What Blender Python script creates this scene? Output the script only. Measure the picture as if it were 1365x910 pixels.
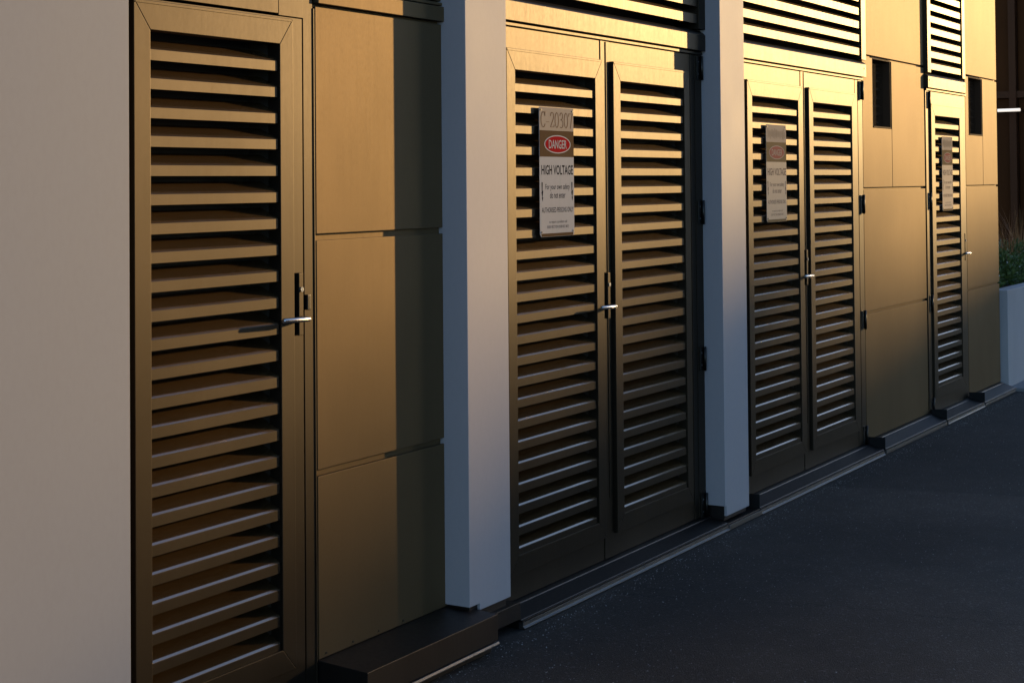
import bpy, bmesh, math, random
from mathutils import Vector, Matrix

for o in list(bpy.data.objects): bpy.data.objects.remove(o)
scene = bpy.context.scene
C = scene.collection
R = math.radians
random.seed(7)

# ------------------------------------------------------------------ camera
# world: X runs along the wall, +Y goes into the wall (panel face at Y=0), Z up
FPX, PY = 2146.48, 195.73                    # focal length / principal row in photo pixels (1365 x 910)
YAW, PITCH, ROLL = .53555, .022125, -.008693
fw = Vector((math.cos(PITCH)*math.cos(YAW), math.cos(PITCH)*math.sin(YAW), math.sin(PITCH)))
rt = Vector((math.sin(YAW), -math.cos(YAW), 0)); up = rt.cross(fw)
cr = rt*math.cos(ROLL) + up*math.sin(ROLL); cu = -rt*math.sin(ROLL) + up*math.cos(ROLL)
cam_d = bpy.data.cameras.new('camera'); cam = bpy.data.objects.new('camera', cam_d); C.objects.link(cam)
m = Matrix.Identity(4)
for i in range(3):
    m[i][0] = cr[i]; m[i][1] = cu[i]; m[i][2] = -fw[i]
m.translation = Vector((0, -3.3, 1.7)); cam.matrix_world = m
cam_d.sensor_width = 36; cam_d.lens = FPX/1365*36; cam_d.shift_y = (PY-455)/1365
cam_d.clip_start = .05; cam_d.clip_end = 3000
scene.camera = cam

# ------------------------------------------------------------------ sky and sun
SUN_AZ, SUN_EL = 18.8, 7.0                   # degrees off the wall line, degrees above the horizon
sd = Vector((math.cos(R(SUN_AZ))*math.cos(R(SUN_EL)), -math.sin(R(SUN_AZ))*math.cos(R(SUN_EL)), math.sin(R(SUN_EL))))
w = bpy.data.worlds.new('World'); scene.world = w; w.use_nodes = True
wn = w.node_tree.nodes; wl = w.node_tree.links
sky = wn.new('ShaderNodeTexSky'); sky.sky_type = 'NISHITA'; sky.sun_disc = False
sky.sun_elevation = R(SUN_EL); sky.sun_rotation = R(90+SUN_AZ)
sky.air_density = .6; sky.dust_density = .15; sky.ozone_density = 1.7
wl.new(sky.outputs['Color'], wn['Background'].inputs['Color']); wn['Background'].inputs['Strength'].default_value = .15
sl = bpy.data.lights.new('sun', 'SUN'); so = bpy.data.objects.new('sun', sl); C.objects.link(so)
sl.energy = 2.0; sl.angle = R(.6); sl.color = (1.0, .63, .24)
so.rotation_mode = 'QUATERNION'; so.rotation_quaternion = sd.to_track_quat('Z', 'Y'); so.location = (30, -12, 12)
scene.view_settings.view_transform = 'Standard'; scene.view_settings.look = 'None'
scene.view_settings.exposure = 1.15; scene.view_settings.gamma = 1
scene.view_settings.use_curve_mapping = False

# ------------------------------------------------------------------ material helpers
def new_mat(name):
    mt = bpy.data.materials.new(name); mt.use_nodes = True
    nt = mt.node_tree; return mt, nt, nt.nodes['Principled BSDF']
def nd(nt, t, **kw):
    n = nt.nodes.new(t)
    for k, v in kw.items():
        if hasattr(n, k): setattr(n, k, v)
        else: n.inputs[k].default_value = v
    return n
def pos(nt, scale=(1, 1, 1)):
    g = nd(nt, 'ShaderNodeNewGeometry'); mp = nd(nt, 'ShaderNodeMapping'); mp.inputs['Scale'].default_value = scale
    nt.links.new(g.outputs['Position'], mp.inputs['Vector']); return mp.outputs['Vector']
def noise(nt, scale, sc=(1, 1, 1), detail=4, rough=.55):
    n = nd(nt, 'ShaderNodeTexNoise'); n.inputs['Scale'].default_value = scale
    n.inputs['Detail'].default_value = detail; n.inputs['Roughness'].default_value = rough
    nt.links.new(pos(nt, sc), n.inputs['Vector']); return n.outputs['Fac']
def ramp(nt, fac, stops):
    r = nd(nt, 'ShaderNodeValToRGB'); e = r.color_ramp.elements
    while len(e) < len(stops): e.new(.5)
    for k, (p, c) in enumerate(stops):
        e[k].position = p; e[k].color = (c, c, c, 1) if not hasattr(c, '__len__') else (*c, 1)
    nt.links.new(fac, r.inputs['Fac']); return r.outputs['Color']
def mix(nt, a, b, fac, mode='MIX'):
    x = nd(nt, 'ShaderNodeMix', data_type='RGBA', blend_type=mode)
    for s, v in (('A', a), ('B', b), ('Factor', fac)):
        i = [q for q in x.inputs if q.name == s and (q.type == 'RGBA' if s != 'Factor' else q.type == 'VALUE')][0]
        if hasattr(v, 'is_linked') or isinstance(v, bpy.types.NodeSocket): nt.links.new(v, i)
        else: i.default_value = (*v, 1) if hasattr(v, '__len__') else v
    return [q for q in x.outputs if q.type == 'RGBA'][0]
def bump(nt, bsdf, hs, strength, dist):
    prev = None
    for h, st, d in zip(hs, strength, dist):
        b = nd(nt, 'ShaderNodeBump'); b.inputs['Strength'].default_value = st; b.inputs['Distance'].default_value = d
        nt.links.new(h, b.inputs['Height'])
        if prev: nt.links.new(prev, b.inputs['Normal'])
        prev = b.outputs['Normal']
    nt.links.new(prev, bsdf.inputs['Normal'])

def metal(name, base, rough, var=.18, streaky=1., stain=(.10, .06, .03), stain_amt=.35, wave=.0006, aniso=0.):
    mt, nt, b = new_mat(name)
    if aniso:                                # brushed upright: scatters light along the wall more than up and down
        b.inputs['Anisotropic'].default_value = aniso
        tg = nd(nt, 'ShaderNodeCombineXYZ'); tg.inputs[0].default_value = 1; nt.links.new(tg.outputs[0], b.inputs['Tangent'])
    big = noise(nt, 1.7, (1, 1, .7), 5); streak = noise(nt, 9, (6, 6, .35), 5, .6); fine = noise(nt, 220, (1, 1, .25), 3)
    col = mix(nt, tuple(c*(1-var) for c in base), tuple(min(1, c*(1+var)) for c in base), ramp(nt, big, [(.3, 0.), (.7, 1.)]))
    col = mix(nt, col, stain, ramp(nt, streak, [(.55, 0.), (.85, stain_amt*streaky)]))
    nt.links.new(col, b.inputs['Base Color'])
    b.inputs['Metallic'].default_value = 1
    rr = mix(nt, (rough-.05*streaky,)*3, (rough+.07*streaky,)*3, ramp(nt, streak, [(.3, 0.), (.75, 1.)]))
    rr = mix(nt, rr, ramp(nt, fine, [(.3, rough-.05), (.7, rough+.05)]), .4)
    nt.links.new(rr, b.inputs['Roughness'])
    bump(nt, b, [noise(nt, 3.2, (1, 1, 1), 2), fine], [.35, .05], [wave, .0006])
    return mt
def paint(name, base, rough, spec=.5, var=.06, fine_scale=160, bstr=.08, stain=None):
    mt, nt, b = new_mat(name)
    big = noise(nt, 1.3, (1, 1, .6), 5); fine = noise(nt, fine_scale, (1, 1, 1), 4)
    col = mix(nt, tuple(c*(1-var) for c in base), tuple(min(1, c*(1+var)) for c in base), ramp(nt, big, [(.3, 0.), (.7, 1.)]))
    col = mix(nt, col, mix(nt, col, (.86, .86, .86), 1., 'MULTIPLY'), ramp(nt, noise(nt, 55, (1, 1, .5), 5, .7), [(.42, 0.), (.68, .22)]))
    if stain:
        col = mix(nt, col, stain, ramp(nt, noise(nt, 6, (3, 3, .4), 6, .65), [(.58, 0.), (.8, .45)]))
    nt.links.new(col, b.inputs['Base Color'])
    nt.links.new(ramp(nt, big, [(.3, rough-.04), (.7, rough+.05)]), b.inputs['Roughness'])
    b.inputs['Specular IOR Level'].default_value = spec
    bump(nt, b, [noise(nt, 2.3, (1, 1, 1), 2), fine], [.2, bstr], [.0015, .0008])
    return mt
M = {}
M['bronze'] = metal('bronze_door_metal', (.058, .046, .034), .49, streaky=.4, aniso=.30, stain=(.05, .03, .012))
M['slat'] = metal('bronze_slat_metal', (.064, .051, .038), .475, streaky=.5, aniso=.30, stain=(.05, .03, .012), stain_amt=.5)
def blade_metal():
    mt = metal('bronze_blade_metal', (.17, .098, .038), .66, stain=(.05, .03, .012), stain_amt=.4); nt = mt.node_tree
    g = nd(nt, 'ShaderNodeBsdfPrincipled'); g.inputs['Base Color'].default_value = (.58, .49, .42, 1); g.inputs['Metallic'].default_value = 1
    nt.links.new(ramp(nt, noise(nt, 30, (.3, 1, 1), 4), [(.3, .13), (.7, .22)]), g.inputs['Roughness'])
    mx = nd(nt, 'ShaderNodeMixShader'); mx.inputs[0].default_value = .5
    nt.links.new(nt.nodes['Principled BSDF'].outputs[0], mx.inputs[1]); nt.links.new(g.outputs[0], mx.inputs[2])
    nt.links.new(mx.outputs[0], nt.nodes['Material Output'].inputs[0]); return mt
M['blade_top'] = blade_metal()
M['panel'] = metal('bronze_panel_metal', (.165, .116, .065), .63, aniso=.48, var=.10, stain_amt=.2, streaky=.3, wave=.0022)
M['dark_metal'] = metal('dark_sill_metal', (.058, .050, .047), .46, stain=(.05,.042,.036), stain_amt=.5)
M['core'] = paint('dark_core', (.03, .026, .022), .8)
M['pale'] = paint('pale_grey_cladding_paint', (.425, .392, .405), .58, spec=.22, var=.03, stain=(.42, .41, .40))
M['pale_wall'] = paint('pale_grey_wall_paint', (.335, .330, .340), .6, spec=.25, var=.03, stain=(.33, .325, .32))
M['concrete'] = paint('grey_planter_concrete', (.45, .42, .42), .75, var=.12, fine_scale=60, bstr=.3, stain=(.30, .29, .28))
M['kerb'] = paint('kerb_concrete', (.22, .22, .225), .8, var=.15, fine_scale=60, bstr=.3)
M['steel'] = metal('brushed_steel', (.62, .61, .60), .28, stain_amt=.1)
M['hinge'] = metal('black_hinge_metal', (.06, .055, .05), .4)
M['vent'] = paint('dark_vent_paint', (.075, .042, .024), .8, spec=.1)
M['soil'] = paint('soil', (.03, .02, .014), .95, var=.3)
M['brown_wall'] = paint('dark_brown_cladding', (.085, .026, .007), .7, spec=.06, var=.15)
M['brown_trim'] = paint('dark_brown_mullion', (.10, .034, .013), .6, spec=.1)
M['brick'] = paint('dark_brick', (.10, .06, .045), .85, var=.25)
M['render'] = paint('far_render', (.32, .29, .26), .9)
M['sign_white'] = paint('sign_white', (.42, .415, .42), .85, spec=.08, var=.05, stain=(.22, .34, .29))
M['sign_tan'] = paint('sign_tan', (.40, .33, .26), .85, spec=.08, var=.05, stain=(.42, .34, .24))
M['sign_brown'] = paint('sign_brown_band', (.135, .085, .045), .9, spec=0., var=.12)
M['sign_red'] = paint('sign_red', (.36, .022, .022), .9, spec=0., var=.1)
M['sign_ink'] = paint('sign_black_ink', (.02, .018, .017), .9, spec=0.)
M['sign_number'] = paint('sign_number_brown', (.22, .14, .075), .9, spec=0.)
M['fade_white'] = paint('sign_faded_white', (.55, .45, .33), .8, spec=.15, var=.06, stain=(.36, .28, .2))
M['fade_red'] = paint('sign_faded_red', (.36, .15, .11), .9, spec=0., var=.1)
M['fade_brown'] = paint('sign_faded_brown', (.25, .185, .10), .9, spec=0., var=.12)
M['fade_ink'] = paint('sign_faded_ink', (.19, .14, .11), .9, spec=0.)
def glass():
    mt, nt, b = new_mat('dark_window_glass'); b.inputs['Base Color'].default_value = (.015, .014, .014, 1)
    b.inputs['Roughness'].default_value = .06; return mt
M['glass'] = glass()
M['end_cap'] = paint('shaded_end_cap', (.012, .011, .011), .6, spec=.2)  # black puts the shade of the end faces into the colour
M['lip'] = metal('grey_lip_metal', (.16, .148, .142), .5, stain=(.06, .075, .07), stain_amt=.9)
def lamp_mat():
    mt, nt, b = new_mat('lit_tube'); b.inputs['Base Color'].default_value = (.8, .8, .8, 1)
    b.inputs['Emission Color'].default_value = (1, .86, .7, 1); b.inputs['Emission Strength'].default_value = .42; return mt
M['tube'] = lamp_mat()
def asphalt():
    mt, nt, b = new_mat('asphalt')
    big = noise(nt, .55, (1, 1, 1), 5, .6); mid = noise(nt, 7, (1, 1, 1), 5, .6); gr = noise(nt, 190, (1, 1, 1), 3, .7)
    vor = nd(nt, 'ShaderNodeTexVoronoi'); vor.inputs['Scale'].default_value = 130; nt.links.new(pos(nt), vor.inputs['Vector'])
    col = mix(nt, (.022, .0168, .0135), (.104, .081, .064), ramp(nt, gr, [(.32, 0.), (.68, 1.)]))
    chip = ramp(nt, vor.outputs['Color'], [(.78, 0.), (.9, .6)])
    col = mix(nt, col, (.20, .185, .17), chip)
    col = mix(nt, col, mix(nt, col, (.45, .45, .47), 1., 'MULTIPLY'), ramp(nt, big, [(.36, 0.), (.60, 1.)]))
    col = mix(nt, col, mix(nt, col, (.7, .7, .72), 1., 'MULTIPLY'), ramp(nt, mid, [(.4, 0.), (.65, .7)]))
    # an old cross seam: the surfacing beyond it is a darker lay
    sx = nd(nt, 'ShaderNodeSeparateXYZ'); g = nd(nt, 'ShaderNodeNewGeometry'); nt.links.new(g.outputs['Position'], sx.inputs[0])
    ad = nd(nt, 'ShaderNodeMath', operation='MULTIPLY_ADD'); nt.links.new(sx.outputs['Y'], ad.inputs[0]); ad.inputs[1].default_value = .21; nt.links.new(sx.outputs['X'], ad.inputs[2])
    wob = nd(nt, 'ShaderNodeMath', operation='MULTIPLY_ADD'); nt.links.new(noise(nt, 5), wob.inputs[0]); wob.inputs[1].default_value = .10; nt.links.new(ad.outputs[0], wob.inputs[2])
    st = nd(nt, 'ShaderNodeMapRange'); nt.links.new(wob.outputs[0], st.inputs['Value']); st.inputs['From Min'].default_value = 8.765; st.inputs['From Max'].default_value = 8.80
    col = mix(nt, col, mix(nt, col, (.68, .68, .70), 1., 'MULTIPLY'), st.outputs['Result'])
    cw = nd(nt, 'ShaderNodeMath', operation='MULTIPLY_ADD'); nt.links.new(noise(nt, 2.2, (1, 1, 1), 6, .7), cw.inputs[0]); cw.inputs[1].default_value = .55; nt.links.new(ad.outputs[0], cw.inputs[2])
    cs = nd(nt, 'ShaderNodeMath', operation='SUBTRACT'); nt.links.new(cw.outputs[0], cs.inputs[0]); cs.inputs[1].default_value = 6.35
    cb = nd(nt, 'ShaderNodeMath', operation='ABSOLUTE'); nt.links.new(cs.outputs[0], cb.inputs[0])
    col = mix(nt, col, (.006, .006, .006), ramp(nt, cb.outputs[0], [(.0, .75), (.012, 0.)]))
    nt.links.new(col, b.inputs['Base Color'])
    nt.links.new(ramp(nt, gr, [(.3, .62), (.7, .9)]), b.inputs['Roughness'])
    b.inputs['Specular IOR Level'].default_value = .35
    bump(nt, b, [noise(nt, 2, (1, 1, 1), 3), gr, vor.outputs['Distance']], [.4, .9, .5], [.01, .003, .002])
    return mt
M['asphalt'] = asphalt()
M['chip'] = paint('pale_aggregate', (.30, .285, .27), .8, var=.3)
def leafmat(name, a, bcol, trans=.25):
    mt, nt, b = new_mat(name)
    col = mix(nt, a, bcol, ramp(nt, noise(nt, 14, (1, 1, 1), 3), [(.35, 0.), (.65, 1.)]))
    nt.links.new(col, b.inputs['Base Color']); b.inputs['Roughness'].default_value = .5
    b.inputs['Transmission Weight'].default_value = 0; b.inputs['Specular IOR Level'].default_value = .4
    return mt
M['leaf'] = leafmat('shrub_leaf', (.06, .11, .025), (.13, .18, .045))
M['blade'] = leafmat('bronze_grass_blade', (.32, .11, .03), (.46, .21, .06))
M['flower'] = paint('white_petal', (.7, .7, .66), .8)
M['twig'] = paint('twig_bark', (.06, .04, .025), .9)

# ------------------------------------------------------------------ mesh helpers
def box(bm, x0, x1, y0, y1, z0, z1):
    v = [bm.verts.new((x, y, z)) for x in (x0, x1) for y in (y0, y1) for z in (z0, z1)]
    for f in ((0, 1, 3, 2), (4, 6, 7, 5), (0, 4, 5, 1), (2, 3, 7, 6), (0, 2, 6, 4), (1, 5, 7, 3)):
        bm.faces.new([v[i] for i in f])
def prism_x(bm, prof, x0, x1):               # prof: closed loop of (y, z)
    a = [bm.verts.new((x0, y, z)) for y, z in prof]; b = [bm.verts.new((x1, y, z)) for y, z in prof]
    n = len(prof)
    for i in range(n): bm.faces.new((a[i], a[(i+1) % n], b[(i+1) % n], b[i]))
    bm.faces.new(a[::-1]); bm.faces.new(b)
def prism_y(bm, prof, y0, y1):               # prof: closed loop of (x, z)
    a = [bm.verts.new((x, y0, z)) for x, z in prof]; b = [bm.verts.new((x, y1, z)) for x, z in prof]
    n = len(prof)
    for i in range(n): bm.faces.new((a[i], a[(i+1) % n], b[(i+1) % n], b[i]))
    bm.faces.new(a[::-1]); bm.faces.new(b)
def tube(bm, pts, rad, seg=10, flat=1.0):
    rings = []
    for i, p in enumerate(pts):
        p = Vector(p); a = Vector(pts[max(0, i-1)]); b = Vector(pts[min(len(pts)-1, i+1)])
        t = (b-a).normalized(); s = t.cross(Vector((0, 0, 1)))
        if s.length < .01: s = t.cross(Vector((0, 1, 0)))
        s.normalize(); u = s.cross(t); rr = rad[i] if hasattr(rad, '__len__') else rad
        rings.append([bm.verts.new(p + s*math.cos(2*math.pi*k/seg)*rr + u*math.sin(2*math.pi*k/seg)*rr*flat) for k in range(seg)])
    for a, b in zip(rings, rings[1:]):
        for k in range(seg):
            f = bm.faces.new((a[k], a[(k+1) % seg], b[(k+1) % seg], b[k])); f.smooth = True
    bm.faces.new(rings[0][::-1]); bm.faces.new(rings[-1])
def obj(name, bm, mat, parent=None, loc=(0, 0, 0), bevel=0, seg=2):
    bmesh.ops.recalc_face_normals(bm, faces=bm.faces)
    if bevel:
        es = [e for e in bm.edges if len(e.link_faces) == 2 and e.calc_face_angle() > .5]
        bmesh.ops.bevel(bm, geom=es, offset=bevel, segments=seg, profile=.6, affect='EDGES', clamp_overlap=True)
    me = bpy.data.meshes.new(name); bm.to_mesh(me); bm.free()
    me.materials.append(M[mat]); return link(name, me, parent, loc)
def link(name, me, parent=None, loc=(0, 0, 0)):
    o = bpy.data.objects.new(name, me); C.objects.link(o); o.location = loc
    if parent: o.parent = parent
    return o
def boxobj(name, b, mat, parent=None, bevel=.0012, loc=(0, 0, 0)):
    bm = bmesh.new(); box(bm, *b); return obj(name, bm, mat, parent, loc, bevel)
def tag(o, label, cat, group=None, kind=None):
    if label: o['label'] = label
    if cat: o['category'] = cat
    if group: o['group'] = group
    if kind or cat: o['kind'] = kind or 'thing'
    return o
def thing(name, label, cat, loc=(0, 0, 0), group=None):
    o = bpy.data.objects.new(name, None); C.objects.link(o); o.location = loc; o.empty_display_size = .1
    return tag(o, label, cat, group)
GZ = -.03                                    # street level

# ------------------------------------------------------------------ ground
def sheet(name, x0, x1, y0, y1, z, mat, n=1):
    bm = bmesh.new(); v = [bm.verts.new(p) for p in ((x0, y0, z), (x1, y0, z), (x1, y1, z), (x0, y1, z))]; bm.faces.new(v)
    return obj(name, bm, mat)
tag(sheet('ground', -900, 900, -900, 900, GZ, 'asphalt'), None, None, kind='structure')
bm = bmesh.new(); box(bm, 13.36, 22, -.24, -.052, GZ-.05, GZ+.03)
tag(obj('kerb', bm, 'kerb', bevel=.01), None, None, kind='structure')
# pale chips of aggregate standing out of the asphalt, thicker along the sills
bm = bmesh.new()
def chip(x, y, r):
    a = random.uniform(0, 6.28); pts = []
    for k in range(5):
        q = a + k*6.283/5 + random.uniform(-.3, .3); rr = r*random.uniform(.7, 1.15)
        pts.append(bm.verts.new((x+math.cos(q)*rr, y+math.sin(q)*rr, GZ-.0005)))
    t = bm.verts.new((x+random.uniform(-.3, .3)*r, y+random.uniform(-.3, .3)*r, GZ+r*random.uniform(.35, .9)))
    for k in range(5): bm.faces.new((pts[k], pts[(k+1) % 5], t))
for _ in range(6500):
    x = random.uniform(3.8, 13.5); chip(x, -.16-random.random()**1.3*3.4, random.uniform(.0015, .0034)*(1.4 if random.random() < .12 else 1))
for _ in range(900):
    x = random.uniform(4.2, 13.3); chip(x, -.15-abs(random.gauss(0, .05)), random.uniform(.0015, .0045))
tag(obj('aggregate_chips', bm, 'chip'), 'pale loose aggregate chips scattered over the dark asphalt', 'gravel', kind='stuff')

# ------------------------------------------------------------------ building body, pale piers
core = boxobj('building_wall', (-6, 13.30, .13, 7, GZ-.2, 3.5), 'core', bevel=0)
tag(core, 'dark body of the plant building behind the doors and cladding', 'building')
def pier(name, x0, x1, label, zl, zr, notch, group=None):
    bm = bmesh.new()
    prism_y(bm, [(x0, zl), (x0+notch, zl), (x0+notch, zr), (x1, zr), (x1, 3.42), (x0, 3.42)], -.107, .12)
    o = obj(name, bm, 'pale', bevel=.0025, seg=3); tag(o, label, 'pillar', group); return o
bm = bmesh.new(); prism_y(bm, [(-6, .03), (3.30, .03), (3.30, 3.42), (-6, 3.42)], -.107, .12)
wall = obj('wall', bm, 'pale_wall', bevel=.0025, seg=3); tag(wall, 'wide plain pale grey wall beside the single louvred door', 'wall')
boxobj('base_trim', (-6, 3.28, -.09, .1, GZ-.02, .028), 'dark_metal', wall)
p = pier('pillar', 5.047, 5.343, 'pale grey pillar between the bronze panels and the double door with legible sign', .136, .111, .072)
boxobj('foot', (5.065, 5.325, -.095, .1, .0785, .14), 'dark_metal', p)
p = pier('pillar', 7.42, 7.727, 'pale grey pillar standing between the two louvred double doors', .088, .038, .016)
boxobj('foot', (7.435, 7.71, -.095, .1, GZ+.045, .1), 'dark_metal', p)

# ------------------------------------------------------------------ louvred doors
def slat_profile(fl, depth=.072, rise=.064):
    e = .0022
    return [(0, -fl), (0, -e), (e*.4, -e*.4), (e, .0003), (e+.0050, .0047), (e+depth, .0345), (e+.001+depth, .0325),
            (e+.0065, .0030), (.0045, -.0022), (.0024, -.0022), (.0024, -fl)]
slat_cache = {}
def slat_mesh(L, fl, mat='slat'):
    k = (round(L, 4), fl, mat)
    if k not in slat_cache:
        bm = bmesh.new(); prism_x(bm, slat_profile(fl), 0, L); bmesh.ops.recalc_face_normals(bm, faces=bm.faces)
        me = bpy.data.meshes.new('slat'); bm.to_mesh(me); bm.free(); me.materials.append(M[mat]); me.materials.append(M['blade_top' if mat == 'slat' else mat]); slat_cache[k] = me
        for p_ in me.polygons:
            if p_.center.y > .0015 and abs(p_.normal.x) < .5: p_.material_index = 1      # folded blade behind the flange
    return slat_cache[k]
FZ0, FZ1, OZ0, OZ1 = .140, 2.237, .215, 2.152     # proud louvre frame, its opening
PITCH_Z, SLAT0 = .0845, 2.099
def frame_piece(name, poly, parent, y0=-.02, y1=.03, mat='bronze'):
    bm = bmesh.new(); prism_y(bm, poly, y0, y1); return obj(name, bm, mat, parent, bevel=.0016)
def louvre_leaf(root, px0, px1, fx0, fx1, ix0, ix1, pz0=.0375, pz1=2.325):
    """one leaf: flat plate with a proud mitred louvre frame, blades and a dark back"""
    bm = bmesh.new()
    xs = [px0, fx0+.012, fx1-.012, px1]; zs = [pz0, FZ0+.012, FZ1-.012, pz1]
    for i in range(3):
        for k in range(3):
            if i == 1 and k == 1: continue
            a = [bm.verts.new((x, 0, z)) for x, z in ((xs[i], zs[k]), (xs[i+1], zs[k]), (xs[i+1], zs[k+1]), (xs[i], zs[k+1]))]; bm.faces.new(a)
    bmesh.ops.remove_doubles(bm, verts=bm.verts, dist=1e-5)
    r = bmesh.ops.extrude_face_region(bm, geom=bm.faces[:])
    for v in [g for g in r['geom'] if isinstance(g, bmesh.types.BMVert)]: v.co.y += .035
    leaf = obj('leaf', bm, 'bronze', root, bevel=.0012)
    g = .0007
    a0, a1 = fx0+ix0, fx1-ix1
    frame_piece('stile', [(fx0, FZ0+g), (a0-0, OZ0+g), (a0, OZ1-g), (fx0, FZ1-g)], leaf)
    frame_piece('stile', [(fx1, FZ0+g), (fx1, FZ1-g), (a1, OZ1-g), (a1, OZ0+g)], leaf)
    frame_piece('rail', [(fx0+g, FZ1), (a0+g, OZ1), (a1-g, OZ1), (fx1-g, FZ1)], leaf, -.0203)
    frame_piece('rail', [(fx0+g, FZ0), (fx1-g, FZ0), (a1-g, OZ0), (a0+g, OZ0)], leaf, -.0203)
    # deep lining of the opening
    bm = bmesh.new()
    for q in ((a0-.012, a0-.0005, .031, .118, OZ0-.01, OZ1+.01), (a1+.0005, a1+.012, .031, .118, OZ0-.01, OZ1+.01)): box(bm, *q)
    box(bm, a0-.012, a1+.012, .11, .12, OZ0-.02, OZ1+.02)
    obj('back_panel', bm, 'core', leaf)
    # top lip line on the frame rail
    boxobj('drip_edge', (fx0+.004, fx1-.004, -.0225, -.0195, FZ1-.0095, FZ1-.0065), 'bronze', leaf, 0)
    L = a1-a0-.008; me = slat_mesh(L, .0335)
    for k in range(23):
        z = SLAT0-k*PITCH_Z
        link('slat', me, leaf, (a0+.003, -.0135+random.uniform(-.0006, .0006), z+random.uniform(-.0008, .0008)))
    bm = bmesh.new()
    for sx in (a0-.03, a0-.018, a1+.012, a1+.024):
        bmesh.ops.create_cone(bm, segments=8, radius1=.0028, radius2=.0028, depth=.002, cap_ends=True,
                              matrix=Matrix.Translation((sx, -.0205, OZ0-.022)) @ Matrix.Rotation(R(90), 4, 'X'))
    obj('rivet', bm, 'hinge', leaf)
    return leaf
def handle(root, x, z, lever_dx=-.15, key=True):
    """narrow lock plate 203 mm tall with a round lever"""
    bm = bmesh.new(); box(bm, x-.011, x+.011, -.022, .002, z-.055, z+.148)
    h = obj('handle', bm, 'bronze', root, bevel=.002, seg=3)
    bm = bmesh.new(); s = 1 if lever_dx > 0 else -1
    tube(bm, [(x, -.018, z), (x, -.045, z), (x+s*.004, -.056, z), (x+s*.014, -.061, z+.0005), (x+s*.06, -.062, z+.002), (x+lever_dx*.96, -.062, z+.004), (x+lever_dx, -.062, z+.0042)],
         [.0085, .0085, .0085, .0085, .0085, .0082, .005], 14)
    obj('lever', bm, 'steel', h)
    bm = bmesh.new(); bmesh.ops.create_cone(bm, segments=16, radius1=.008, radius2=.008, depth=.006, cap_ends=True, matrix=Matrix.Translation((x, -.0235, z+.095)) @ Matrix.Rotation(R(90), 4, 'X'))
    box(bm, x-.001, x+.001, -.0272, -.026, z+.089, z+.101)
    obj('lock_cylinder', bm, 'steel', h)
    return h
def hinge(root, x, z, w=.046, hgt=.116):
    bm = bmesh.new(); box(bm, x-w/2, x+w/2, -.010, .002, z-hgt/2, z+hgt/2)
    h = obj('hinge', bm, 'hinge', root, bevel=.0015)
    bm = bmesh.new(); tube(bm, [(x+w*.36, -.017, z-hgt/2-.002), (x+w*.36, -.017, z+hgt/2+.002)], .0075, 12); obj('knuckle', bm, 'steel' if w < .03 else 'hinge', h)
    bm = bmesh.new()
    for dz in (-.03, .03):
        bmesh.ops.create_cone(bm, segments=8, radius1=.0045, radius2=.0045, depth=.002, cap_ends=True, matrix=Matrix.Translation((x-.006, -.0105, z+dz)) @ Matrix.Rotation(R(90), 4, 'X'))
    obj('screw', bm, 'steel', h)
HZ = (2.262, 1.543, .816, .092)

# single door by the pale wall; local origin at its left foot
d = thing('louvred_doorway', 'single bronze louvred metal door beside the wide pale wall', 'door', (3.31, 0, 0))
ox = -3.31
louvre_leaf(d, 3.312+ox, 4.208+ox, 3.41+ox, 4.137+ox, .067, .067, pz1=2.2445)
boxobj('head_plate', (3.312+ox, 4.0785+ox, -.006, .03, 2.252, 2.60), 'bronze', d)
boxobj('head_plate', (4.0825+ox, 4.2095+ox, -.005, .03, 2.2465, 2.60), 'bronze', d)
boxobj('jamb', (4.2125+ox, 4.262+ox, -.0015, .035, .0375, 2.60), 'bronze', d)
boxobj('jamb_bead', (4.2635+ox, 4.2700+ox, -.0045, .03, .0375, 2.285), 'bronze', d, .002)
handle(d, 4.170+ox, 1.263, -.145)
boxobj('strike_keeper', (4.201+ox, 4.219+ox, -.024, .002, 1.288, 1.338), 'hinge', d, .003)

def double_door(label, loc):
    d = thing('louvred_double_door', label, 'door', loc); ox = -5.345
    louvre_leaf(d, 5.350+ox, 6.3285+ox, 5.490+ox, 6.314+ox, .067, .067)
    louvre_leaf(d, 6.4145+ox, 7.285+ox, 6.422+ox, 7.240+ox, .068, .062)
    boxobj('meeting_stile', (6.3305+ox, 6.4125+ox, -.003, .03, .0385, 2.325), 'bronze', d)
    boxobj('meeting_bead', (6.376+ox, 6.3805+ox, -.0065, .0, .30, 2.322), 'bronze', d, .001)
    boxobj('jamb', (7.288+ox, 7.337+ox, -.002, .03, .0375, 2.325), 'bronze', d)
    boxobj('jamb', (7.340+ox, 7.424+ox, -.004, .03, .0375, 2.325), 'bronze', d)
    boxobj('head_trim', (5.352+ox, 7.42+ox, -.012, .03, 2.3275, 2.3415), 'bronze', d, .002)
    handle(d, 6.357+ox, 1.150, -.155)
    for z in HZ: hinge(d, 7.381+ox, z)
    return d
double_door('bronze louvred double door carrying the legible high voltage sign', (5.345, 0, 0))
double_door('bronze louvred double door carrying the faded sign beside the bronze panel bay', (5.345+2.487, 0, 0))

d = thing('louvred_doorway', 'single bronze louvred metal door with faded sign between two vented panel bays', 'door', (11.29, 0, 0)); ox = -11.29
louvre_leaf(d, 11.372+ox, 12.352+ox, 11.385+ox, 12.215+ox, .088, .088)
boxobj('jamb', (11.292+ox, 11.369+ox, -.006, .03, .0375, 2.325), 'bronze', d)
boxobj('head_trim', (11.30+ox, 12.35+ox, -.012, .03, 2.3275, 2.3415), 'bronze', d, .002)
handle(d, 12.240+ox, 1.137, -.15)
for z in HZ: hinge(d, 11.345+ox, z)

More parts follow.
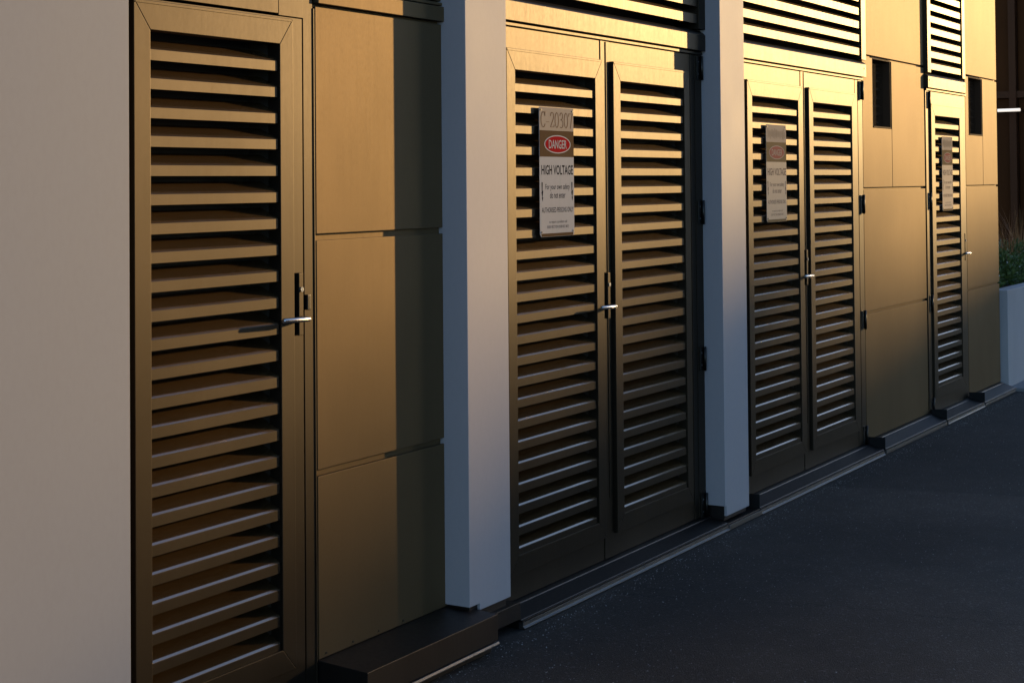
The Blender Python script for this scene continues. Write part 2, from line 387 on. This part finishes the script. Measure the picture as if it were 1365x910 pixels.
# ------------------------------------------------------------------ louvre panels over the doors
def over_louvre(x0, x1, label, sl=.06, sr=.06):
    t = thing('louvre_panel', label, 'louvre', (x0, 0, 2.345)); W = x1-x0
    bm = bmesh.new(); prism_x(bm, [(-.030, .001), (-.030, .080), (-.024, .088), (.0, .104), (.09, .108), (.09, .001)], .001, W-.001)
    obj('bottom_rail', bm, 'bronze', t, bevel=.0015)
    boxobj('top_rail', (.001, W-.001, -.030, .09, .98, 1.055), 'bronze', t)
    boxobj('stile', (0, sl, -.0295, .09, .109, .979), 'bronze', t)
    boxobj('stile', (W-sr, W, -.0295, .09, .109, .979), 'bronze', t)
    boxobj('back_panel', (.002, W-.002, .105, .118, .0, 1.05), 'core', t, 0)
    me = slat_mesh(W-sl-sr-.006, .046)
    for k in range(10):
        link('slat', me, t, (sl+.003, -.021, .181+k*PITCH_Z))
    for sx in (.035, W-.035):
        bm = bmesh.new(); bmesh.ops.create_cone(bm, segments=10, radius1=.006, radius2=.005, depth=.004, cap_ends=True, matrix=Matrix.Translation((sx, -.0315, .055)) @ Matrix.Rotation(R(90), 4, 'X'))
        obj('fixing', bm, 'hinge', t)
    return t
over_louvre(5.346, 7.418, 'long bronze louvre panel above the double door with legible sign', .05, .075)
over_louvre(7.73, 9.922, 'long bronze louvre panel above the double door beside the panel bay', .05, .085)
over_louvre(11.285, 12.27, 'short bronze louvre panel above the single door with faded sign', .075, .075)

# ------------------------------------------------------------------ cladding bays
def panel(parent, poly, y=0., t=.012):
    bm = bmesh.new(); prism_y(bm, poly, y, y+t); return obj('panel', bm, 'panel', parent, bevel=.0022, seg=3)
def rect(x0, x1, z0, z1): return [(x0, z0), (x1, z0), (x1, z1), (x0, z1)]
t = thing('cladding', 'bronze metal cladding panels between the single door and a pale pillar', 'cladding', (4.28, 0, 0)); ox = -4.28
boxobj('backing', (4.272+ox, 5.20+ox, .0165, .12, .10, 3.40), 'panel', t, 0)
for z0, z1 in ((.128, .731), (.752, 1.512), (1.534, 2.2925)): panel(t, rect(4.281+ox, 5.10+ox, z0, z1))
boxobj('cover_strip', (4.281+ox, 5.10+ox, -.014, .012, 2.3025, 2.358), 'panel', t, .002)
boxobj('cover_strip', (4.281+ox, 5.10+ox, -.006, .012, 2.3625, 2.374), 'panel', t, .002)
panel(t, rect(4.281+ox, 5.10+ox, 2.380, 3.38))
for sx in (4.32, 4.47, 4.62, 4.77):
    bm = bmesh.new(); bmesh.ops.create_cone(bm, segments=8, radius1=.004, radius2=.004, depth=.003, cap_ends=True, matrix=Matrix.Translation((sx+ox, -.001, .141)) @ Matrix.Rotation(R(90), 4, 'X'))
    obj('fixing', bm, 'hinge', t)

def vented_bay(x0, x1, vx0, vx1, jx, label, vlabel):
    t = thing('cladding', label, 'cladding', (x0, 0, 0)); ox = -x0
    # backing in four pieces round the vent hole
    bm = bmesh.new()
    for q in ((x0-.006, vx0-.003, .0165, .12, .04, 3.40), (vx1+.003, x1+.006, .0165, .12, .04, 3.40), (vx0-.003, vx1+.003, .0165, .12, .04, 2.030), (vx0-.003, vx1+.003, .0165, .12, 2.4935, 3.40)):
        box(bm, q[0]+ox, q[1]+ox, *q[2:])
    obj('backing', bm, 'panel', t)
    panel(t, rect(x0+ox, x1+ox, .050, .843)); panel(t, rect(x0+ox, x1+ox, .859, 1.632))
    panel(t, [(x0+ox, 1.648), (jx-.004+ox, 1.648), (jx-.004+ox, 2.033), (vx0+ox, 2.033), (vx0+ox, 2.4835), (x0+ox, 2.4835)])
    panel(t, rect(jx+.004+ox, x1+ox, 1.648, 2.4835)); panel(t, rect(x0+ox, x1+ox, 2.4985, 3.38))
    v = thing('wall_vent', vlabel, 'vent', (vx0, 0, 2.033))
    W = vx1-vx0; H = .456
    boxobj('back_panel', (.001, W-.001, .10, .118, .001, H-.001), 'core', v, 0)
    for b in ((.0015, .010, .001, .098, .001, H-.001), (W-.010, W-.0015, .001, .098, .001, H-.001), (.0105, W-.0105, -.004, .098, .001, .011), (.0105, W-.0105, .001, .098, H-.011, H-.001)):
        boxobj('frame', b, 'vent', v, .001)
    bm = bmesh.new(); prism_x(bm, [(0, 0), (.026, .020), (.026, .0175), (0, -.0025)], 0, W-.024); bmesh.ops.recalc_face_normals(bm, faces=bm.faces)
    me = bpy.data.meshes.new('slat'); bm.to_mesh(me); bm.free(); me.materials.append(M['vent'])
    for k in range(8): link('slat', me, v, (.012, .060, .040+k*.0545))
    bm = bmesh.new()                          # fine insect mesh behind the frame
    for k in range(27): box(bm, .012+k*(W-.026)/26, .0135+k*(W-.026)/26, .0505, .0520, .012, H-.012)
    for k in range(31): box(bm, .011, W-.011, .0522, .0535, .014+k*(H-.03)/30, .0155+k*(H-.03)/30)
    tag(obj('insect_mesh', bm, 'vent', v), None, None, kind='stuff')
    return t
vented_bay(9.930, 11.282, 10.13, 10.516, 10.531, 'bronze cladding bay with vent between the faded-sign double door and single door', 'dark louvred vent in the wider bronze bay beside the double door')
vented_bay(12.362, 13.318, 12.452, 12.852, 12.868, 'bronze cladding bay with vent at the building end beside the planter', 'dark louvred vent in the narrow bronze bay beside the planter')
cap = boxobj('roof_capping', (-6, 13.34, -.125, .6, 3.425, 3.50), 'dark_metal', bevel=.004); tag(cap, 'dark metal capping along the top of the building wall', 'capping')

# ------------------------------------------------------------------ sills
def sill(x0, x1, label, off=.114, top=.077, lip=.131, z0=GZ+.002, back=.034, cap=True):
    t = thing('sill', label, 'sill', (x0, 0, 0), 'folded metal sills along the foot of the wall'); W = x1-x0
    bm = bmesh.new()      # sloping top with a small fold near the wall, front edge, short drop
    prism_x(bm, [(.02, back+.002), (-.012, back), (-.026, back-.002), (-.028, back-.006), (-off, .0085), (-off-.001, .0065), (-off-.008, .005), (-off-.008, .000), (-off+.012, -.002), (-off+.012, z0), (.02, z0)], 0, W)
    obj('body', bm, 'dark_metal', t, bevel=.0009)
    if cap:               # folded end closing the lap over the neighbouring sill
        bm = bmesh.new(); prism_x(bm, [(-.004, top-.004), (-off-.001, top), (-off-.001, .004), (-off+.006, -.024), (-.004, -.024)], -.003, .0005)
        obj('end_cap', bm, 'end_cap', t, bevel=.0006)
    bm = bmesh.new(); prism_x(bm, [(-off-.008, -.003), (-off-.0085, -.017), (-lip, -.0225), (-lip, -.0265), (-off+.010, -.0265), (-off+.010, -.003)], .002, W-.002)
    obj('lip', bm, 'lip', t, bevel=.001)
    return t
# tall box sill under the first panel bay
t = thing('sill', 'tall dark box sill under the bronze panels beside the single door', 'sill', (4.277, 0, 0)); W = 5.094-4.277
bm = bmesh.new(); prism_x(bm, [(.02, .128), (-.02, .125), (-.2, .115), (-.2, .020), (-.17, .018), (-.17, GZ+.002), (.02, GZ+.002)], 0, W); obj('body', bm, 'dark_metal', t, bevel=.002)
bm = bmesh.new(); prism_x(bm, [(-.165, .016), (-.205, .0165), (-.208, .009), (-.208, .0055), (-.165, .0055)], .002, W-.002); obj('lip', bm, 'lip', t, bevel=.001)
sill(3.30, 4.275, 'low dark metal sill under the single door beside the pale wall', off=.10, top=.078)
sl_ = sill(5.405, 7.425, 'long dark metal sill under the double door with legible sign', cap=False)
sill(7.851, 9.905, 'long dark metal sill under the double door with faded sign')
sill(9.93, 11.30, 'dark metal sill under the wider bronze bay with vent', off=.118, top=.0785, lip=.126, back=.046)
sill(11.325, 12.325, 'short dark metal sill under the single door with faded sign', off=.118, top=.078, lip=.130)
sill(12.338, 13.30, 'dark metal sill under the narrow bronze bay beside planter', off=.122, top=.0805, lip=.124, back=.046)
t = boxobj('plinth', (5.096, 5.404, -.114, .1, .012, .0775), 'dark_metal', bevel=.002); tag(t, 'dark metal plinth under the pale pillar by the bronze panels', 'plinth')
t = thing('plinth', 'low dark metal plinth under the pale pillar between double doors', 'plinth', (7.426, 0, 0))
boxobj('body', (0, .424, -.118, .1, GZ+.002, .004), 'dark_metal', t, .002)
boxobj('lip', (0, .424, -.128, -.119, -.0265, -.004), 'lip', t, .0015)

# ------------------------------------------------------------------ warning signs
NUMS = {  # broad-nib strokes in a unit box, width .55 : polylines
    'C': [[(.50, .74), (.46, .90), (.30, .985), (.14, .90), (.05, .68), (.03, .5), (.05, .32), (.14, .10), (.30, .015), (.44, .08), (.52, .24)], [(.50, .98), (.50, .72)]],
    '-': [[(.04, .36), (.40, .36)]],
    '2': [[(.05, .74), (.10, .90), (.24, .98), (.40, .90), (.44, .74), (.40, .58), (.24, .34), (.04, .04)], [(.04, .05), (.46, .05)], [(.46, .05), (.50, .20)]],
    '0': [[(.25, .985), (.10, .86), (.04, .62), (.04, .38), (.10, .14), (.25, .015), (.40, .14), (.46, .38), (.46, .62), (.40, .86), (.25, .985)]],
    '3': [[(.06, .80), (.14, .94), (.26, .98), (.40, .88), (.40, .70), (.32, .57), (.18, .53)], [(.18, .53), (.34, .50), (.44, .36), (.44, .20), (.36, .06), (.20, .015), (.06, .08)]],
    '7': [[(.04, .95), (.48, .95)], [(.48, .95), (.36, .55), (.22, .0)], [(.04, .95), (.02, .76)]],
}
def nib_text(bm, s, x0, x1, z0, z1, y):
    adv = {'C': .64, '-': .5}; tot = sum(adv.get(c, .58) for c in s)-.06; sx = (x1-x0)/tot; sz = z1-z0; x = x0; H = .085; V = .03
    for c in s:
        for pl in NUMS[c]:
            fine = []
            for a, b in zip(pl, pl[1:]):
                for k in range(4): fine.append((a[0]+(b[0]-a[0])*k/4, a[1]+(b[1]-a[1])*k/4))
            fine.append(pl[-1])
            top, bot = [], []
            for (u, v) in fine:           # nib: wide across, thin up and down
                top.append((x+(u-H/2)*sx, z0+(v+V/2)*sz)); bot.append((x+(u+H/2)*sx, z0+(v-V/2)*sz))
            for i in range(len(fine)-1):
                q = [bm.verts.new((p_[0], y, p_[1])) for p_ in (top[i], bot[i], bot[i+1], top[i+1])]
                bm.faces.new(q)
                q = [bm.verts.new((p_[0], y-.00004, p_[1])) for p_ in ((x+(fine[i][0]-H/2)*sx, z0+(fine[i][1]-V/2)*sz), (x+(fine[i][0]+H/2)*sx, z0+(fine[i][1]-V/2)*sz), (x+(fine[i][0]+H/2)*sx, z0+(fine[i][1]+V/2)*sz), (x+(fine[i][0]-H/2)*sx, z0+(fine[i][1]+V/2)*sz))]
                bm.faces.new(q)
        x += adv.get(c, .58)*sx
def text_obj(s, x0, x1, z0, z1, y, mat, parent, bold=0.):
    """flat lettering fitted into a box on the sign face"""
    cu_ = bpy.data.curves.new('lettering', 'FONT'); cu_.body = s; cu_.offset = bold; cu_.resolution_u = 3
    o = bpy.data.objects.new('lettering', cu_); C.objects.link(o); bpy.context.view_layer.update()
    me = bpy.data.meshes.new_from_object(o); bpy.data.objects.remove(o)
    xs = [v.co.x for v in me.vertices]; zs = [v.co.y for v in me.vertices]
    ax, bx, az, bz = min(xs), max(xs), min(zs), max(zs)
    for v in me.vertices:
        v.co = Vector((x0+(v.co.x-ax)/(bx-ax)*(x1-x0), y, z0+(v.co.y-az)/(bz-az)*(z1-z0)))
    me.materials.clear(); me.materials.append(M[mat]); return link('lettering', me, parent)
def flat(name, poly, y, mat, parent, t=.0003):
    bm = bmesh.new(); prism_y(bm, poly, y, y+t*.9); return obj(name, bm, mat, parent)
def sign(x0, x1, z0, z1, label, faded=False):
    W, H = x1-x0, z1-z0
    t = thing('warning_sign', label, 'sign', (x0, 0, z0))
    bm = bmesh.new()      # thin plate with clipped lower corners and a lower edge bent out a little
    c = .012
    prism_y(bm, [(c, 0), (W-c, 0), (W, c), (W, H-.004), (W-.004, H), (.004, H), (0, H-.004), (0, c)], -.0275, -.0255)
    obj('plate', bm, 'fade_white' if faded else 'sign_white', t, bevel=.0004)
    y = -.0279; fb, fr, fi = ('fade_brown', 'fade_red', 'fade_ink') if faded else ('sign_brown', 'sign_red', 'sign_ink')
    zb0, zb1 = H*.617, H*.820
    flat('header', [(.001, zb1+.0004), (W-.001, zb1+.0004), (W-.001, H-.001), (.001, H-.001)], y, 'sign_tan', t)
    flat('band', [(.001, zb0), (W-.001, zb0), (W-.001, zb1), (.001, zb1)], y, fb, t)
    flat('foot_band', [(.013, .001), (W-.013, .001), (W-.009, .014), (.009, .014)], y, fb, t)
    def ell(rx, rz, n=36): return [(W*.52+rx*math.cos(2*math.pi*k/n), (zb0+zb1)/2-.002+rz*math.sin(2*math.pi*k/n)) for k in range(n)]
    flat('oval_ring', ell(W*.385, H*.071), y-.0004, 'sign_white' if not faded else 'sign_tan', t)
    flat('oval', ell(W*.36, H*.063), y-.0008, fr, t)
    zc = (zb0+zb1)/2-.002
    text_obj('DANGER', W*.26, W*.78, zc-H*.034, zc+H*.034, y-.0013, 'sign_white' if not faded else 'sign_tan', t, .012)
    if not faded:
        bm = bmesh.new(); nib_text(bm, 'C-20307', W*.04, W*.97, H*.842, H*.965, y-.0005); o = obj('lettering', bm, 'sign_number', t)
    else:                 # weathered number: only worn vertical traces are left
        bm = bmesh.new(); rnd = random.Random(x0)
        for k in range(16):
            u = W*(.08+.055*k)+rnd.uniform(-.002, .002); za = H*rnd.uniform(.85, .88); zb = H*rnd.uniform(.93, .965)
            q = [bm.verts.new(p_) for p_ in ((u, y-.0005, za), (u+.004, y-.0005, za), (u+.0045, y-.0005, zb), (u+.0005, y-.0005, zb))]; bm.faces.new(q)
        obj('worn_number', bm, 'sign_number' if False else 'fade_brown', t)
    yy = y+.00005+.0002
    text_obj('HIGH VOLTAGE', W*.05, W*.97, H*.478, H*.553, yy, fi, t, .018)
    text_obj('For your own safety', W*.16, W*.87, H*.352, H*.407, yy, fi, t, .006)
    text_obj('do not enter', W*.29, W*.74, H*.296, H*.345, yy, fi, t, .006)
    text_obj('AUTHORISED PERSONS ONLY', W*.055, W*.975, H*.186, H*.226, yy, fi, t, .006)
    text_obj('to report a problem call', W*.26, W*.78, H*.098, H*.124, yy, fi, t)
    text_obj('0508 VECTOR (0508 832 867)', W*.2, W*.83, H*.058, H*.086, yy, fi, t)
    for fx in (.03, .90):
        px = W*fx
        poly = [(px+.006, H*.42), (px+.015, H*.42), (px+.013, H*.355), (px+.019, H*.355), (px+.014, H*.305), (px+.019, H*.305), (px+.0135, H*.272), (px+.008, H*.305), (px+.0115, H*.305), (px+.004, H*.345), (px+.008, H*.345)]
        flat('lightning_mark', poly, y, fi, t, .0002)
    for sx, sz in ((.012, .02), (W-.012, .02), (.012, H-.012), (W-.012, H-.012)):
        bm = bmesh.new(); bmesh.ops.create_cone(bm, segments=10, radius1=.004, radius2=.003, depth=.012, cap_ends=True, matrix=Matrix.Translation((sx, -.025, sz)) @ Matrix.Rotation(R(90), 4, 'X'))
        obj('rivet', bm, 'hinge', t)
    return t
sign(5.735, 6.029, 1.474, 2.010, 'legible high voltage danger sign with red oval on the louvred double door')
sign(8.218, 8.515, 1.471, 2.004, 'sun-faded high voltage danger sign on the further double door', True)
sign(11.615, 11.890, 1.466, 2.006, 'sun-faded narrow danger sign on the single door near the planter', True)

# ------------------------------------------------------------------ planter and planting
pt = thing('planter', 'long pale concrete planter box at the end of the building', 'planter', (13.38, -.05, 0))
bm = bmesh.new(); L, Wd = 6.0, 1.5
zt = .785
prism = [((0, 0), (L, 0), (L, Wd), (0, Wd)), ((.12, .12), (L-.12, .12), (L-.12, Wd-.12), (.12, Wd-.12))]
vo = [[bm.verts.new((x, y, z)) for x, y in prism[0]] for z in (GZ+.001, zt)]; vi = [[bm.verts.new((x, y, z)) for x, y in prism[1]] for z in (zt-.12, zt)]
for k in range(4):
    j = (k+1) % 4
    bm.faces.new((vo[0][k], vo[0][j], vo[1][j], vo[1][k])); bm.faces.new((vo[1][k], vo[1][j], vi[1][j], vi[1][k])); bm.faces.new((vi[1][k], vi[1][j], vi[0][j], vi[0][k]))
bm.faces.new(vo[0][::-1])
obj('body', bm, 'concrete', pt, bevel=.006, seg=3)
boxobj('soil', (.121, L-.121, .121, Wd-.121, zt-.13, zt-.05), 'soil', pt, 0)
def shrub(x, y, rx, ry, rz, n, label):
    t = thing('shrub', label, 'shrub', (x, y, zt-.06), 'low shrubs in the planter')
    rnd = random.Random(int(x*100)); bm = bmesh.new()
    for k in range(6):
        a = rnd.uniform(0, 6.28); tube(bm, [(0, 0, -.02), (math.cos(a)*rx*.25, math.sin(a)*ry*.25, rz*.4), (math.cos(a)*rx*.55, math.sin(a)*ry*.55, rz*.85)], [.008, .006, .002], 5)
    obj('stem', bm, 'twig', t)
    bm = bmesh.new()
    for k in range(n):
        while True:
            p_ = Vector((rnd.uniform(-1, 1), rnd.uniform(-1, 1), rnd.uniform(0, 1)))
            if .25 < p_.length < 1+.18*math.sin(p_.x*7+p_.y*5): break
        c_ = Vector((p_.x*rx, p_.y*ry, .03+p_.z*rz)); L_ = rnd.uniform(.028, .05); wd = L_*rnd.uniform(.3, .42)
        d_ = (p_ + Vector((rnd.uniform(-.8, .8), rnd.uniform(-.8, .8), rnd.uniform(-.2, .9)))).normalized(); s_ = d_.cross(Vector((rnd.uniform(-1, 1), rnd.uniform(-1, 1), 1))).normalized()
        nrm = s_.cross(d_)
        a = bm.verts.new(c_); b = bm.verts.new(c_+d_*L_*.5+s_*wd+nrm*.004); e = bm.verts.new(c_+d_*L_); f = bm.verts.new(c_+d_*L_*.5-s_*wd+nrm*.004)
        bm.faces.new((a, b, e)); bm.faces.new((a, e, f))
    me = bpy.data.meshes.new('crown'); bm.to_mesh(me); bm.free(); me.materials.append(M['leaf']); link('crown', me, t)
    for k in range(7):                        # a few small white flowers
        a = rnd.uniform(0, 6.28); q = rnd.uniform(.3, .95); c_ = Vector((math.cos(a)*rx*q, -abs(math.sin(a))*ry*q, rz*(1.02-.6*q*q)))
        bm = bmesh.new(); bmesh.ops.create_icosphere(bm, subdivisions=1, radius=.011, matrix=Matrix.Translation(c_)); obj('flower', bm, 'flower', t)
for i, (x, y) in enumerate(((13.80, .42), (14.42, .38), (15.02, .42), (15.6, .46), (16.2, .56), (16.8, .66))):
    shrub(x, y, .34, .32, .27+.03*(i % 2), 1500, 'low leafy green shrub growing in the concrete planter')
def tuft(x, y, n, h, seed):
    t = tag(thing('ornamental_grass', 'tuft of upright bronze grass blades growing in the planter', 'grass', (x, y, zt-.06)), None, None, 'bronze grass tufts in the planter')
    rnd = random.Random(seed); bm = bmesh.new()
    for k in range(n):
        a = rnd.uniform(0, 6.28); lean = rnd.uniform(.05, .5); hh = h*rnd.uniform(.6, 1.1); d_ = Vector((math.cos(a), math.sin(a), 0)); s_ = Vector((-d_.y, d_.x, 0)); wv = rnd.uniform(.003, .006)
        prev = None; base = d_*rnd.uniform(0, .05)
        for q in range(6):
            u = q/5; c_ = base + d_*lean*hh*u*u + Vector((0, 0, hh*(u-.15*lean*u*u))); ww = wv*(1-u*.92)
            cur = (bm.verts.new(c_-s_*ww), bm.verts.new(c_+s_*ww))
            if prev: bm.faces.new((prev[0], prev[1], cur[1], cur[0]))
            prev = cur
    me = bpy.data.meshes.new('blades'); bm.to_mesh(me); bm.free(); me.materials.append(M['blade']); link('blades', me, t)
for k, (x, y, h) in enumerate(((14.7, .34, .58), (15.3, .40, .66), (15.75, .48, .6), (16.3, .52, .7), (17.0, .7, .62))): tuft(x, y, 34, h, k)

# ------------------------------------------------------------------ dark building beyond the planter
bg = thing('office_building', 'dark brown glazed building standing beyond the planter', 'building', (24, 3.5, GZ))
boxobj('wall', (.08, 9, -3.6, 11, 0, 9), 'brown_wall', bg, 0)
for k in range(12):
    y = -3.55+k*1.2
    boxobj('mullion', (-.06, .10, y, y+.10, 0, 9), 'brown_trim', bg, .004)
    for z0, z1 in ((.1, 2.9), (3.0, 5.8), (5.9, 8.8)):
        boxobj('pane', (.04, .075, y+.12, y+1.18, z0, z1), 'brown_wall', bg, 0)
for z in (2.9, 5.8): boxobj('transom', (-.04, .09, -3.55, 10.9, z, z+.1), 'brown_trim', bg, .004)
lt = thing('tube_light', 'white lit tube light on the dark building beyond planter', 'light', (23.55, 0, 0))
bm = bmesh.new(); tube(bm, [(0, 2.20, 2.677), (0, 2.52, 2.675)], .022, 12); obj('tube', bm, 'tube', lt)
for yy in (2.22, 2.50):
    bm = bmesh.new(); box(bm, .03, .42, yy-.01, yy+.01, 2.655, 2.695); obj('bracket', bm, 'brown_trim', lt)

# ------------------------------------------------------------------ brick building added out of view across the lane to darken the metal reflections
ab = thing('added_brick_building', 'unseen dark brick building added across the lane to darken the reflections', 'building', (9, -17, GZ))
boxobj('wall', (0, 16, -12, 0, 0, 9.5), 'brick', ab, 0)
boxobj('parapet', (-.1, 16.1, -12.1, .1, 9.5, 9.9), 'kerb', ab, .01)
for zz in (1.0, 4.2, 7.0):
    for k in range(4):
        wv = boxobj('window', (2+k*3.8, 3.7+k*3.8, -.02, .05, zz, zz+1.8), 'brown_trim', ab, 0)
        boxobj('pane', (2.06+k*3.8, 3.64+k*3.8, .051, .06, zz+.06, zz+1.74), 'glass', wv, 0)

# ------------------------------------------------------------------ unseen building added down the street to shade the ground and lower wall
fb = thing('shading_building', 'unseen flat roofed building added far down the street to cast shade', 'building', (105, 0, GZ))
def roof_z(x, z): return z - GZ + (105-x)/math.cos(R(SUN_AZ))*math.tan(R(SUN_EL))   # height whose shadow meets the wall at (x, z)
def roof_y(x): return -(105-x)*math.tan(R(SUN_AZ))
ya, yb = roof_y(6.1), roof_y(8.7); hl, hm, hr = roof_z(4.5, .78), roof_z(7.5, 1.50), roof_z(11.2, .95)
boxobj('wall', (0, 18, -62, -17, 0, hr), 'render', fb, 0)
boxobj('parapet', (0, .25, roof_y(3.7), yb, hr, hl), 'render', fb, 0)  # both parapets are shaped to step the shadow edge on the wall
boxobj('parapet', (.02, .27, -62, roof_y(3.7)-.01, hr, roof_z(2.9, -.05)), 'render', fb, 0)
boxobj('shadow_block', (.3, .8, ya, yb, hr, hm), 'brick', fb, 0)  # thin block added on the roof to raise the shadow by the pillar
for zz in (1.2, 4.3, 7.4, 10.5):
    for k in range(14):
        y = -61+k*3.1
        wv = boxobj('window', (-.03, .10, y, y+1.6, zz, zz+1.8), 'brown_trim', fb, 0)
        boxobj('pane', (-.04, -.031, y+.06, y+1.54, zz+.06, zz+1.74), 'glass', wv, 0)
